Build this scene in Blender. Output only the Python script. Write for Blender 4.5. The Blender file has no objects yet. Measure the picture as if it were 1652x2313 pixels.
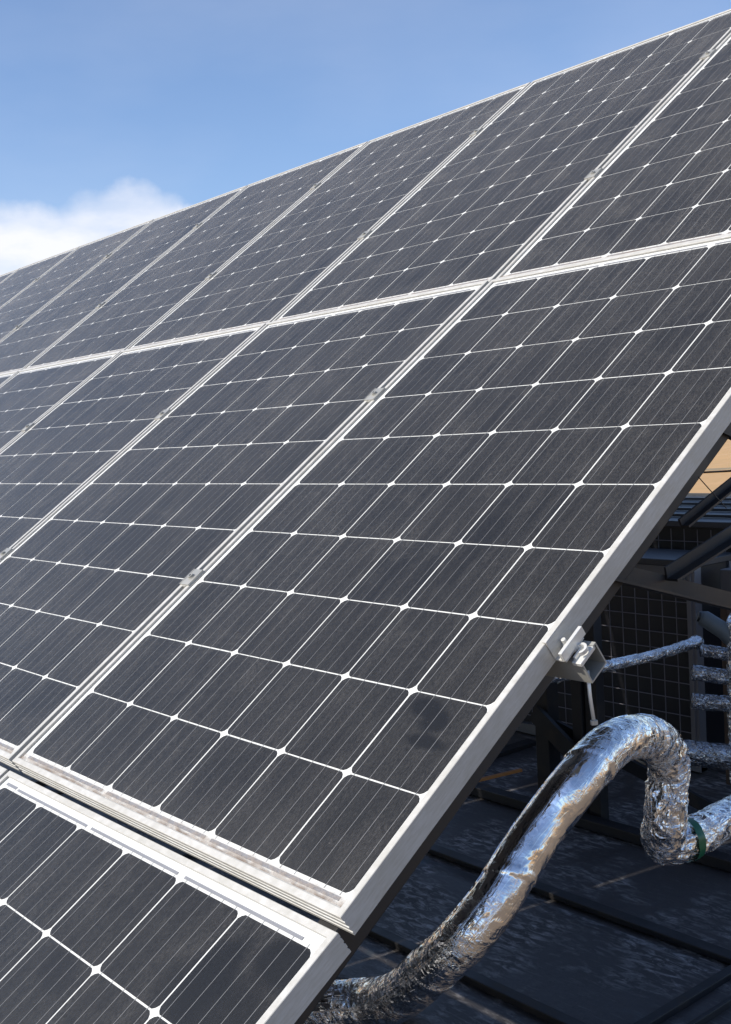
import bpy, bmesh, math, random
from mathutils import Vector, Matrix, noise, Quaternion

random.seed(7)
SC = bpy.context.scene
COL = SC.collection

# ------------------------------------------------------------------ camera
cam_d = bpy.data.cameras.new('camera')
cam = bpy.data.objects.new('camera', cam_d)
COL.objects.link(cam)
SC.camera = cam
R_ = Matrix(((0.6369160759563857, 0.019744615146969, -0.7706802594857433),
             (0.7689183195548865, -0.08849649987140285, 0.6331926937063308),
             (-0.05570035943339385, -0.9958807758375974, -0.07154683973300269)))
CAM = Vector((2.0195, -0.8174, 1.6138))
m = Matrix.Identity(4)
for r in range(3):
    m[r][0] = R_[r][0]; m[r][1] = -R_[r][1]; m[r][2] = -R_[r][2]; m[r][3] = CAM[r]
cam.matrix_world = m
cam_d.sensor_fit = 'HORIZONTAL'
cam_d.sensor_width = 36.0
cam_d.lens = 36.0 * 2558.43 / 1652.0
cam_d.clip_start = 0.02
cam_d.clip_end = 5000

# ------------------------------------------------------------------ sun, sky, exposure
SUN = Vector((-0.26, -0.765, 0.59)).normalized()      # towards the sun
sd = bpy.data.lights.new('sun', 'SUN')
sd.energy = 5.0
sd.angle = math.radians(0.53)
sd.color = (1.0, 0.93, 0.82)
sun = bpy.data.objects.new('sun', sd)
COL.objects.link(sun)
sun.rotation_euler = SUN.to_track_quat('Z', 'Y').to_euler()

W = bpy.data.worlds.new('World')
SC.world = W
W.use_nodes = True
nt = W.node_tree
nt.nodes.clear()
def wn(t, **k):
    n = nt.nodes.new(t)
    for a, v in k.items(): setattr(n, a, v)
    return n
def wl(a, b): nt.links.new(a, b)
sky = wn('ShaderNodeTexSky', sky_type='NISHITA')
sky.sun_disc = False
sky.sun_elevation = math.asin(SUN.z)
sky.sun_rotation = math.atan2(SUN.x, SUN.y)
sky.altitude = 600
sky.air_density = 1.0
sky.dust_density = 0.9
sky.ozone_density = 2.0
tc = wn('ShaderNodeTexCoord')
# clouds: soft banks given by direction (azimuth, elevation in degrees), edges broken by noise
nz = wn('ShaderNodeTexNoise'); nz.inputs['Scale'].default_value = 9; nz.inputs['Detail'].default_value = 7; nz.inputs['Roughness'].default_value = 0.55
wl(tc.outputs['Generated'], nz.inputs['Vector'])
sub = wn('ShaderNodeVectorMath', operation='SUBTRACT'); sub.inputs[1].default_value = (.5, .5, .5)
wl(nz.outputs['Color'], sub.inputs[0])
scl = wn('ShaderNodeVectorMath', operation='SCALE'); scl.inputs['Scale'].default_value = 0.062
wl(sub.outputs[0], scl.inputs[0])
warp = wn('ShaderNodeVectorMath', operation='ADD')
wl(tc.outputs['Generated'], warp.inputs[0]); wl(scl.outputs[0], warp.inputs[1])
total = None
LOBES = [(151.8, 10.9, 3.0, 1.35), (149.2, 10.6, 2.0, .8), (156.0, 9.8, 4.0, 1.4), (161.5, 9.0, 5.0, 2.0), (154.5, 8.2, 4.5, 2.2), (168, 8, 8, 2.6),
         (205, 9, 14, 3), (262, 8, 10, 2.4), (62, 7, 9, 2)]
for az, el, wa, we in LOBES:
    a, e = math.radians(az), math.radians(el)
    c = Vector((math.cos(a) * math.cos(e), math.sin(a) * math.cos(e), math.sin(e)))
    h = Vector((-math.sin(a), math.cos(a), 0)); v = c.cross(h); v = v if v.z > 0 else -v
    d = wn('ShaderNodeVectorMath', operation='SUBTRACT'); wl(warp.outputs[0], d.inputs[0]); d.inputs[1].default_value = c
    acc = None
    for ax, w in ((h, wa), (v, we), (c, 20)):
        q = wn('ShaderNodeVectorMath', operation='DOT_PRODUCT'); wl(d.outputs[0], q.inputs[0]); q.inputs[1].default_value = ax / math.radians(w)
        p = wn('ShaderNodeMath', operation='MULTIPLY'); wl(q.outputs['Value'], p.inputs[0]); wl(q.outputs['Value'], p.inputs[1])
        if acc is None: acc = p
        else:
            s = wn('ShaderNodeMath', operation='ADD'); wl(acc.outputs[0], s.inputs[0]); wl(p.outputs[0], s.inputs[1]); acc = s
    mr = wn('ShaderNodeMapRange', interpolation_type='SMOOTHSTEP')
    wl(acc.outputs[0], mr.inputs['Value'])
    mr.inputs['From Min'].default_value = 0.05; mr.inputs['From Max'].default_value = 1.95
    mr.inputs['To Min'].default_value = 1.0; mr.inputs['To Max'].default_value = 0.0
    if total is None: total = mr.outputs['Result']
    else:
        # union: 1-(1-a)(1-b)
        i1 = wn('ShaderNodeMath', operation='SUBTRACT'); i1.inputs[0].default_value = 1; wl(total, i1.inputs[1])
        i2 = wn('ShaderNodeMath', operation='SUBTRACT'); i2.inputs[0].default_value = 1; wl(mr.outputs['Result'], i2.inputs[1])
        i3 = wn('ShaderNodeMath', operation='MULTIPLY'); wl(i1.outputs[0], i3.inputs[0]); wl(i2.outputs[0], i3.inputs[1])
        i4 = wn('ShaderNodeMath', operation='SUBTRACT'); i4.inputs[0].default_value = 1; wl(i3.outputs[0], i4.inputs[1])
        total = i4.outputs[0]
nz2 = wn('ShaderNodeTexNoise'); nz2.inputs['Scale'].default_value = 14; nz2.inputs['Detail'].default_value = 6
mp = wn('ShaderNodeMapping'); mp.inputs['Scale'].default_value = (1, 1, 2.6)
wl(tc.outputs['Generated'], mp.inputs['Vector']); wl(mp.outputs[0], nz2.inputs['Vector'])
cr = wn('ShaderNodeMapRange'); wl(nz2.outputs['Fac'], cr.inputs['Value'])
cr.inputs['From Min'].default_value = .3; cr.inputs['From Max'].default_value = .62; cr.inputs['To Min'].default_value = .45; cr.inputs['To Max'].default_value = .88
cm = wn('ShaderNodeMath', operation='MULTIPLY'); wl(total, cm.inputs[0]); wl(cr.outputs[0], cm.inputs[1])
# very thin high veil that pales the blue in places
nz3 = wn('ShaderNodeTexNoise'); nz3.inputs['Scale'].default_value = 3.0; nz3.inputs['Detail'].default_value = 5
wl(mp.outputs[0], nz3.inputs['Vector'])
v3 = wn('ShaderNodeMapRange'); wl(nz3.outputs['Fac'], v3.inputs['Value'])
v3.inputs['From Min'].default_value = .42; v3.inputs['From Max'].default_value = .75; v3.inputs['To Min'].default_value = 0.0; v3.inputs['To Max'].default_value = .11
mx = wn('ShaderNodeMath', operation='MAXIMUM'); wl(cm.outputs[0], mx.inputs[0]); wl(v3.outputs[0], mx.inputs[1])
tint = wn('ShaderNodeMixRGB', blend_type='MULTIPLY'); tint.inputs['Fac'].default_value = 1
tint.inputs['Color2'].default_value = (.90, .925, 1.01, 1)
wl(sky.outputs[0], tint.inputs['Color1'])
mixc = wn('ShaderNodeMixRGB'); wl(mx.outputs[0], mixc.inputs['Fac'])
wl(tint.outputs[0], mixc.inputs['Color1']); mixc.inputs['Color2'].default_value = (5.9, 5.85, 6.1, 1)
bg = wn('ShaderNodeBackground'); bg.inputs['Strength'].default_value = 0.145
wl(mixc.outputs[0], bg.inputs['Color'])
wo = wn('ShaderNodeOutputWorld'); wl(bg.outputs[0], wo.inputs['Surface'])

vs = SC.view_settings
vs.view_transform = 'Standard'; vs.look = 'None'; vs.gamma = 1; vs.exposure = 0.3; vs.use_curve_mapping = False

# ------------------------------------------------------------------ node helpers
class Mat:
    def __init__(s, name):
        s.m = bpy.data.materials.new(name); s.m.use_nodes = True
        s.t = s.m.node_tree; s.t.nodes.clear()
        s.out = s.t.nodes.new('ShaderNodeOutputMaterial')
    def n(s, t, ins=None, **k):
        x = s.t.nodes.new(t)
        for a, v in k.items(): setattr(x, a, v)
        for a, v in (ins or {}).items():
            if isinstance(v, bpy.types.NodeSocket): s.t.links.new(v, x.inputs[a])
            else: x.inputs[a].default_value = v
        return x
    def math(s, op, a, b=None, clamp=False):
        x = s.n('ShaderNodeMath', operation=op, use_clamp=clamp)
        for i, v in enumerate((a, b)):
            if v is None: continue
            if isinstance(v, bpy.types.NodeSocket): s.t.links.new(v, x.inputs[i])
            else: x.inputs[i].default_value = v
        return x.outputs[0]
    def coord(s, which='Object', scale=(1, 1, 1)):
        c = s.n('ShaderNodeTexCoord')
        return s.n('ShaderNodeMapping', {'Vector': c.outputs[which], 'Scale': scale}).outputs[0]
    def noise(s, vec, scale, detail=4, rough=.55, dist=0.0):
        return s.n('ShaderNodeTexNoise', {'Vector': vec, 'Scale': scale, 'Detail': detail, 'Roughness': rough, 'Distortion': dist}).outputs['Fac']
    def ramp(s, fac, lo, hi, a=0.0, b=1.0):
        return s.n('ShaderNodeMapRange', {'Value': fac, 'From Min': lo, 'From Max': hi, 'To Min': a, 'To Max': b}).outputs['Result']
    def mix(s, fac, a, b):
        x = s.n('ShaderNodeMixRGB')
        for i, v in (('Fac', fac), ('Color1', a), ('Color2', b)):
            if isinstance(v, bpy.types.NodeSocket): s.t.links.new(v, x.inputs[i])
            else: x.inputs[i].default_value = v if i == 'Fac' else (*v, 1)
        return x.outputs[0]
    def bump(s, h, strength, dist):
        return s.n('ShaderNodeBump', {'Height': h, 'Strength': strength, 'Distance': dist}).outputs[0]
    def pbr(s, **k):
        x = s.n('ShaderNodeBsdfPrincipled')
        names = dict(color='Base Color', rough='Roughness', metal='Metallic', normal='Normal', spec='Specular IOR Level')
        for a, v in k.items():
            i = names[a]
            if isinstance(v, bpy.types.NodeSocket): s.t.links.new(v, x.inputs[i])
            elif i == 'Base Color': x.inputs[i].default_value = (*v, 1)
            else: x.inputs[i].default_value = v
        s.t.links.new(x.outputs[0], s.out.inputs['Surface'])
        return x

M = {}
# anodised aluminium frame with faint grime
a = Mat('anodised_aluminium'); c = a.coord()
n1 = a.noise(c, 6, 5); n2 = a.noise(a.coord(scale=(1, 1, 8)), 55, 4)
g = a.ramp(a.math('MULTIPLY', n1, n2), .14, .42)
a.pbr(color=a.mix(g, (.40, .39, .355), (.52, .515, .50)), metal=.04, rough=a.ramp(n2, .3, .7, .34, .5))
M['alu'] = a.m
# dirtier lower end
a = Mat('galvanised_steel'); c = a.coord()
vo = a.n('ShaderNodeTexVoronoi', {'Vector': c, 'Scale': 90}).outputs['Color']
n1 = a.noise(c, 8, 5)
a.pbr(color=a.mix(n1, (.26, .26, .235), (.46, .455, .43)), metal=.4, rough=a.ramp(n1, .3, .7, .35, .55), normal=a.bump(a.noise(c, 120, 3), .08, .001))
M['galv'] = a.m
# clamp aluminium
a = Mat('mill_aluminium'); c = a.coord(); n1 = a.noise(c, 60, 4)
a.pbr(color=a.mix(n1, (.55, .55, .53), (.76, .76, .73)), metal=.35, rough=.36)
M['mill'] = a.m
# solar cell
a = Mat('monocrystalline_cell'); c = a.coord()
oi = a.n('ShaderNodeObjectInfo')
r = oi.outputs['Random']
base = a.mix(r, (.0030, .0029, .0034), (.0090, .0078, .0070))
sp = a.noise(a.coord(scale=(7, .7, 1)), 260, 3)
base2 = a.mix(a.ramp(sp, .35, .75), base, (.016, .0155, .015))
a.pbr(color=base2, rough=.42, spec=.35)
M['cell'] = a.m
# white backsheet
a = Mat('white_backsheet'); a.pbr(color=(.70, .70, .69), rough=.55); M['back'] = a.m
a = Mat('painted_underside_shade'); a.pbr(color=(.15, .14, .14), rough=.6); M['underside_shade'] = a.m  # dark colour stands in for the shade on the white panel undersides
a = Mat('soldered_ribbon'); a.pbr(color=(.23, .23, .235), rough=.45, metal=.3); M['ribbon'] = a.m
a = Mat('bus_ribbon'); a.pbr(color=(.30, .30, .32), rough=.35, metal=.3); M['bus'] = a.m
a = Mat('glazing_seal'); a.pbr(color=(.30, .30, .29), rough=.7); M['seal'] = a.m

def glass_mat(name, dirt, clean=()):
    """thin solar glass: Fresnel reflection over a transparent pane, under a film of dust.
    dirt: extra dirt gathered along the lower frame; clean: (x, y, rx, ry, strength) patches with the dust wiped or wetted away"""
    a = Mat(name)
    co = a.n('ShaderNodeTexCoord').outputs['Object']
    oi = a.n('ShaderNodeObjectInfo').outputs['Random']
    off = a.n('ShaderNodeCombineXYZ', {'X': a.math('MULTIPLY', oi, 37.0), 'Y': a.math('MULTIPLY', oi, 91.0), 'Z': 0.0}).outputs[0]
    cs = a.n('ShaderNodeVectorMath', {0: co, 1: off}, operation='ADD').outputs[0]
    lw = a.n('ShaderNodeLayerWeight', {'Blend': .5}).outputs['Facing']      # 1-cos
    cos = a.math('SUBTRACT', 1.0, lw)
    inv = a.math('DIVIDE', 1.0, a.math('MAXIMUM', cos, .09))                 # dust film seen edge-on looks denser
    big = a.noise(cs, 2.2, 5, .6)
    streak = a.noise(a.n('ShaderNodeMapping', {'Vector': cs, 'Scale': (16, 1.6, 1)}).outputs[0], 2.0, 5, .6)
    blot = a.noise(cs, 11, 6, .7, .6)
    fine = a.noise(a.n('ShaderNodeMapping', {'Vector': cs, 'Scale': (1.7, .55, 1)}).outputs[0], 330, 2, .6)
    speck = a.n('ShaderNodeTexVoronoi', {'Vector': cs, 'Scale': 70, 'Randomness': 1.0}).outputs['Distance']
    speck = a.math('MULTIPLY', a.ramp(speck, .10, .03), a.ramp(a.noise(cs, 9, 3), .5, .66))
    d = a.math('ADD', a.ramp(big, .3, .7, .0060, .0165), a.ramp(streak, .35, .72, 0.0, .0135))
    d = a.math('ADD', d, a.ramp(blot, .50, .75, 0.0, .014))
    col_ = a.noise(a.n('ShaderNodeMapping', {'Vector': cs, 'Scale': (60, 1.5, 1)}).outputs[0], 5.0, 3, .6)
    d = a.math('MULTIPLY', d, a.ramp(fine, .32, .68, .25, 1.9))
    d = a.math('MULTIPLY', d, a.ramp(col_, .35, .65, .72, 1.28))
    sx = a.n('ShaderNodeSeparateXYZ', {'Vector': co})
    X, Y = sx.outputs['X'], sx.outputs['Y']
    for (px, py, rx, ry, st) in clean:
        dx = a.math('DIVIDE', a.math('SUBTRACT', a.math('ADD', X, a.math('MULTIPLY', a.math('SUBTRACT', blot, .5), rx * .9)), px), rx)
        dy = a.math('DIVIDE', a.math('SUBTRACT', a.math('ADD', Y, a.math('MULTIPLY', a.math('SUBTRACT', a.noise(cs, 17, 4), .5), ry * .9)), py), ry)
        rr = a.math('ADD', a.math('MULTIPLY', dx, dx), a.math('MULTIPLY', dy, dy))
        d = a.math('MULTIPLY', d, a.ramp(rr, .5, 1.4, 1 - st, 1.0))
    d = a.math('ADD', d, a.math('MULTIPLY', speck, .10))
    d = a.math('MULTIPLY', d, inv)
    # silt line along the lower frame
    edge = a.math('ADD', Y, a.math('MULTIPLY', a.math('SUBTRACT', a.noise(cs, 26, 6, .65), .5), .020))
    silt = a.math('MULTIPLY', a.ramp(edge, .029, .013), dirt)
    silt = a.math('MULTIPLY', silt, a.ramp(a.noise(a.n('ShaderNodeMapping', {'Vector': cs, 'Scale': (1, 2.2, 1)}).outputs[0], 46, 7, .75), .42, .60, .12, 1.0))
    silt2 = a.math('MULTIPLY', a.ramp(edge, .019, .013), a.math('MULTIPLY', a.ramp(a.noise(cs, 13, 6, .7), .46, .56), .8 * dirt))
    near = a.math('MULTIPLY', a.ramp(a.math('ADD', Y, a.math('MULTIPLY', a.noise(cs, 9, 4), .12)), .18, .06), .03 * dirt)
    d = a.math('ADD', d, near)
    d = a.math('MINIMUM', d, .55)
    glo = a.n('ShaderNodeBsdfGlossy', {'Color': (1, 1, 1, 1), 'Roughness': a.ramp(blot, .3, .7, .07, .16)}, distribution='GGX')
    tr = a.n('ShaderNodeBsdfTransparent', {'Color': (.93, .94, .94, 1)})
    fr = a.math('MULTIPLY', a.n('ShaderNodeFresnel', {'IOR': 1.36}).outputs[0], .34)
    s1 = a.n('ShaderNodeMixShader', {0: fr, 1: tr.outputs[0], 2: glo.outputs[0]})
    du = a.n('ShaderNodeBsdfDiffuse', {'Color': (.43, .41, .385, 1), 'Roughness': .5})
    s2 = a.n('ShaderNodeMixShader', {0: d, 1: s1.outputs[0], 2: du.outputs[0]})
    du2 = a.n('ShaderNodeBsdfDiffuse', {'Color': (.33, .28, .24, 1)})
    s3 = a.n('ShaderNodeMixShader', {0: a.math('MINIMUM', silt, .5), 1: s2.outputs[0], 2: du2.outputs[0]})
    du3 = a.n('ShaderNodeBsdfDiffuse', {'Color': (.13, .09, .065, 1)})
    s4 = a.n('ShaderNodeMixShader', {0: silt2, 1: s3.outputs[0], 2: du3.outputs[0]})
    a.t.links.new(s4.outputs[0], a.out.inputs['Surface'])
    return a.m
M['glass'] = glass_mat('dusty_solar_glass', .8)
M['glass_smudged'] = glass_mat('smudged_solar_glass', 1.0,
    [(.868, .322, .034, .018, .97), (.905, .303, .030, .022, .97), (.912, .266, .042, .012, .97)])
M['glass_wet'] = glass_mat('wet_patched_solar_glass', .5,
    [(.86, 1.53, .045, .06, .9), (.95, 1.585, .05, .035, .95), (.90, 1.50, .12, .05, .75), (.60, 1.43, .05, .03, .5)])

# painted black steel
a = Mat('black_painted_steel'); c = a.coord(); n1 = a.noise(c, 9, 6)
a.pbr(color=a.mix(a.ramp(n1, .55, .75), (.016, .016, .019), (.05, .038, .028)), rough=a.ramp(n1, .3, .7, .42, .7))
M['steel'] = a.m
a = Mat('dark_cabinet_metal'); c = a.coord(); n1 = a.noise(c, 3, 5)
a.pbr(color=a.mix(n1, (.025, .028, .034), (.05, .054, .062)), rough=.5)
M['cab'] = a.m
a = Mat('grey_cabinet_paint'); c = a.coord(); n1 = a.noise(c, 4, 5)
a.pbr(color=a.mix(n1, (.11, .107, .11), (.17, .165, .17)), rough=.5)
M['cabgrey'] = a.m
a = Mat('pale_grey_post_paint'); c = a.coord(); n1 = a.noise(c, 4, 5)
a.pbr(color=a.mix(n1, (.16, .155, .17), (.22, .215, .23)), rough=.5)
M['postgrey'] = a.m
a = Mat('coil_fins'); c = a.coord()
wv = a.n('ShaderNodeTexWave', {'Vector': c, 'Scale': 95.0, 'Distortion': 0.0}, wave_type='BANDS', bands_direction='X').outputs['Fac']
a.pbr(color=a.mix(wv, (.008, .008, .012), (.022, .022, .03)), rough=.5, normal=a.bump(wv, .5, .002))
M['fins'] = a.m
a = Mat('guard_wire'); a.pbr(color=(.22, .21, .24), rough=.45); M['wire'] = a.m
a = Mat('rusty_brown_steel'); c = a.coord(); n1 = a.noise(c, 14, 6)
a.pbr(color=a.mix(n1, (.05, .035, .028), (.14, .085, .055)), rough=.75); M['rust'] = a.m
a = Mat('grey_rubber_insulation'); c = a.coord(); n1 = a.noise(c, 8, 4)
a.pbr(color=a.mix(n1, (.10, .13, .15), (.20, .23, .25)), rough=.6); M['rubber'] = a.m
a = Mat('green_tape'); c = a.coord(); n1 = a.noise(c, 40, 4)
a.pbr(color=a.mix(n1, (.003, .07, .03), (.006, .11, .05)), rough=.35, normal=a.bump(a.noise(c, 60, 3), .3, .002)); M['green'] = a.m

# crumpled aluminium foil wrap
def foil_mat(name, hi, cr_scale=1.0):
    a = Mat(name); c = a.coord()
    at = a.n('ShaderNodeAttribute', attribute_name='crumple').outputs['Fac']
    wob = a.n('ShaderNodeTexNoise', {'Vector': c, 'Scale': 14 * cr_scale, 'Detail': 3}).outputs['Color']
    off = a.n('ShaderNodeVectorMath', {0: wob, 'Scale': .05}, operation='SCALE').outputs[0]
    cv = a.n('ShaderNodeVectorMath', {0: c, 1: off}, operation='ADD').outputs[0]
    v1 = a.n('ShaderNodeTexVoronoi', {'Vector': cv, 'Scale': 31 * cr_scale}, feature='F1').outputs['Distance']
    v2 = a.n('ShaderNodeTexVoronoi', {'Vector': cv, 'Scale': 120 * cr_scale}, feature='F1').outputs['Distance']
    v3 = a.noise(cv, 240 * cr_scale, 3, .6, .8)
    rid = a.math('ABSOLUTE', a.math('SUBTRACT', a.noise(cv, 17 * cr_scale, 2, .5, 1.0), .5))
    h = a.math('ADD', a.math('MULTIPLY', v1, .8), a.math('MULTIPLY', v2, .12))
    h = a.math('ADD', h, a.math('MULTIPLY', rid, 1.5))
    h = a.math('ADD', h, a.math('MULTIPLY', v3, .05))
    wr = a.n('ShaderNodeAttribute', attribute_name='wrap').outputs['Vector']
    wm = a.n('ShaderNodeMapping', {'Vector': wr, 'Scale': (150, 34, 1)}).outputs[0]
    nw = a.noise(wm, 1.0, 3, .6, 1.6)
    crease = a.math('MULTIPLY', a.ramp(a.math('ABSOLUTE', a.math('SUBTRACT', nw, .5)), .0, .035, 1, 0), a.ramp(a.noise(wr, 22, 3), .46, .62))
    h = a.math('ADD', h, a.math('MULTIPLY', crease, .35))
    wl_ = a.noise(a.n('ShaderNodeMapping', {'Vector': wr, 'Scale': (14, 90, 1)}).outputs[0], 1.0, 2, .5, .8)
    h = a.math('ADD', h, a.math('MULTIPLY', a.ramp(a.math('ABSOLUTE', a.math('SUBTRACT', wl_, .5)), 0, .03, 1, 0), .10))
    st = a.math('ADD', a.math('MULTIPLY', at, .92), .08)
    b = a.n('ShaderNodeBump', {'Height': h, 'Strength': st, 'Distance': .012 / cr_scale}).outputs[0]
    n1 = a.noise(c, 20, 5)
    a.pbr(color=a.mix(a.ramp(n1, .35, .7), tuple(x * .86 for x in hi), hi), metal=1.0, rough=a.ramp(n1, .3, .7, .04, .10), normal=b)
    return a.m
M['foil'] = foil_mat('crumpled_aluminium_foil', (.90, .90, .91))
M['foil_dull'] = foil_mat('dull_aluminium_foil', (.50, .51, .54), 1.5)

# roof surfaces
a = Mat('bitumen_membrane'); c = a.coord('Object'); oi = a.n('ShaderNodeObjectInfo').outputs['Random']
off = a.n('ShaderNodeCombineXYZ', {'X': a.math('MULTIPLY', oi, 13.0), 'Y': a.math('MULTIPLY', oi, 7.0), 'Z': 0.0}).outputs[0]
c = a.n('ShaderNodeVectorMath', {0: c, 1: off}, operation='ADD').outputs[0]
st = a.n('ShaderNodeMapping', {'Vector': c, 'Scale': (4, 11, 1), 'Rotation': (0, 0, math.radians(14))}).outputs[0]
s1 = a.noise(st, 4, 7, .7, .6)
s2 = a.noise(c, 2.6, 5, .6, .5)
s3 = a.noise(c, 60, 4, .7)
s4 = a.noise(a.n('ShaderNodeMapping', {'Vector': c, 'Scale': (1.2, 9, 1), 'Rotation': (0, 0, math.radians(-30))}).outputs[0], 9, 6, .75, .8)
f1 = a.math('MULTIPLY', a.ramp(s1, .47, .66), a.ramp(s2, .44, .60, .0, 1.0))
col = a.mix(f1, (.060, .055, .055), (.44, .42, .41))
col = a.mix(a.math('MULTIPLY', a.ramp(s4, .56, .70), .6), col, (.20, .19, .19))
col = a.mix(a.math('MULTIPLY', a.ramp(s3, .58, .72), .5), col, (.012, .012, .014))
col = a.mix(a.ramp(a.noise(c, 3.7, 4), .62, .78, 0, .65), col, (.10, .16, .20))  # blue-grey patches: sky sheen on the membrane put into its colour
hh = a.math('ADD', a.math('MULTIPLY', s1, .6), a.math('MULTIPLY', s3, .35))
a.pbr(color=col, rough=a.ramp(s2, .35, .7, .40, .75), spec=.5, normal=a.bump(hh, .5, .006))
M['felt'] = a.m
a = Mat('dusty_roof_screed'); c = a.coord('Object')
n1 = a.noise(c, .8, 6); n2 = a.noise(c, 9, 6, .65); n3 = a.noise(c, 90, 3)
col = a.mix(n1, (.13, .095, .068), (.19, .145, .10)); col = a.mix(a.ramp(n2, .45, .7, 0, .5), col, (.10, .08, .06))
a.pbr(color=col, rough=.9, normal=a.bump(a.math('ADD', n2, a.math('MULTIPLY', n3, .3)), .4, .01))
M['screed'] = a.m
a = Mat('dry_tan_earth'); c = a.coord('Object')
n1 = a.noise(c, .03, 7, .6); n2 = a.noise(c, .45, 8, .75); n3 = a.noise(a.n('ShaderNodeMapping', {'Vector': c, 'Scale': (1, .15, 1), 'Rotation': (0, 0, .5)}).outputs[0], .12, 5)
col = a.mix(n1, (.42, .25, .11), (.52, .32, .14)); col = a.mix(a.ramp(n2, .45, .7, 0, .55), col, (.30, .22, .095)); col = a.mix(a.ramp(n3, .55, .62, 0, .35), col, (.56, .36, .22))
a.pbr(color=col, rough=.95)
M['earth'] = a.m
a = Mat('grey_green_verge'); c = a.coord(); n1 = a.noise(c, .4, 6)
a.pbr(color=a.mix(n1, (.16, .13, .08), (.34, .25, .14)), rough=.95); M['track'] = a.m
a = Mat('rendered_wall'); c = a.coord(); n1 = a.noise(c, 1.5, 6)
a.pbr(color=a.mix(n1, (.35, .29, .22), (.45, .38, .30)), rough=.9); M['render'] = a.m
a = Mat('orange_batten'); c = a.coord(scale=(1, 1, 1)); n1 = a.noise(c, 12, 5)
a.pbr(color=a.mix(n1, (.40, .13, .03), (.55, .26, .08)), rough=.7); M['orange'] = a.m
a = Mat('black_cable'); a.pbr(color=(.015, .015, .015), rough=.5); M['cable'] = a.m

# ------------------------------------------------------------------ object helpers
def link(o, parent=None):
    COL.objects.link(o)
    if parent is not None: o.parent = parent
    return o
def empty(name, label=None, cat=None, loc=(0, 0, 0), group=None, mat=None):
    o = bpy.data.objects.new(name, None); link(o)
    o.empty_display_size = .1
    if mat is not None: o.matrix_world = mat
    else: o.location = loc
    tag(o, label, cat, group)
    return o
def tag(o, label=None, cat=None, group=None, kind=None):
    if label: o['label'] = label
    if cat: o['category'] = cat
    if group: o['group'] = group
    if kind: o['kind'] = kind
    return o
def mesh(name, verts, faces, mat, smooth=False):
    me = bpy.data.meshes.new(name)
    me.from_pydata([tuple(v) for v in verts], [], faces)
    me.materials.append(mat)
    if smooth:
        for p in me.polygons: p.use_smooth = True
    me.update()
    return me
def obj(name, me, parent=None): return link(bpy.data.objects.new(name, me), parent)

class MB:
    """collects simple solids into one mesh"""
    def __init__(s): s.v = []; s.f = []
    def add(s, vs, fs):
        k = len(s.v); s.v += [Vector(v) for v in vs]; s.f += [tuple(i + k for i in f) for f in fs]; return s
    def box(s, x0, x1, y0, y1, z0, z1, M4=None):
        vs = [Vector(p) for p in ((x0, y0, z0), (x1, y0, z0), (x1, y1, z0), (x0, y1, z0), (x0, y0, z1), (x1, y0, z1), (x1, y1, z1), (x0, y1, z1))]
        if M4 is not None: vs = [M4 @ v for v in vs]
        return s.add(vs, [(0, 3, 2, 1), (4, 5, 6, 7), (0, 1, 5, 4), (1, 2, 6, 5), (2, 3, 7, 6), (3, 0, 4, 7)])
    def bar(s, a, b, w, h, up=Vector((0, 0, 1))):
        a, b = Vector(a), Vector(b); d = (b - a).normalized()
        sd_ = d.cross(up).normalized(); u = sd_.cross(d)
        vs = []
        for p in (a, b):
            for (i, j) in ((-1, -1), (1, -1), (1, 1), (-1, 1)): vs.append(p + sd_ * i * w / 2 + u * j * h / 2)
        return s.add(vs, [(0, 1, 2, 3), (7, 6, 5, 4), (0, 4, 5, 1), (1, 5, 6, 2), (2, 6, 7, 3), (3, 7, 4, 0)])
    def angle(s, a, b, w, t, up, side):
        """L-profile along a-b with legs along up and side"""
        a, b = Vector(a), Vector(b); up = Vector(up); side = Vector(side)
        prof = [(0, 0), (w, 0), (w, t), (t, t), (t, w), (0, w)]
        vs = [p + side * x + up * y for p in (a, b) for x, y in prof]
        fs = [tuple(range(5, -1, -1)), tuple(range(6, 12))] + [(i, (i + 1) % 6, 6 + (i + 1) % 6, 6 + i) for i in range(6)]
        return s.add(vs, fs)
    def tube(s, pts, r, n=10, caps=True):
        pts = [Vector(p) for p in pts]; k = len(s.v)
        t0 = (pts[1] - pts[0]).normalized(); ref = Vector((0, 0, 1)) if abs(t0.z) < .9 else Vector((1, 0, 0))
        nn = t0.cross(ref).normalized()
        vs = []; fs = []
        for i, p in enumerate(pts):
            t = (pts[min(i + 1, len(pts) - 1)] - pts[max(i - 1, 0)]).normalized()
            nn = (nn - t * nn.dot(t)).normalized(); bb = t.cross(nn)
            rr = r[i] if isinstance(r, (list, tuple)) else r
            vs += [p + (nn * math.cos(2 * math.pi * j / n) + bb * math.sin(2 * math.pi * j / n)) * rr for j in range(n)]
        for i in range(len(pts) - 1):
            for j in range(n): fs.append((i * n + j, i * n + (j + 1) % n, (i + 1) * n + (j + 1) % n, (i + 1) * n + j))
        if caps: fs += [tuple(range(n - 1, -1, -1)), tuple(range((len(pts) - 1) * n, len(pts) * n))]
        return s.add(vs, fs)
    def build(s, name, mat, parent=None, smooth=False, bevel=0):
        o = obj(name, mesh(name, s.v, s.f, mat, smooth), parent)
        if bevel:
            b = o.modifiers.new('bevel', 'BEVEL'); b.width = bevel; b.segments = 2; b.limit_method = 'ANGLE'
        return o

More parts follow.
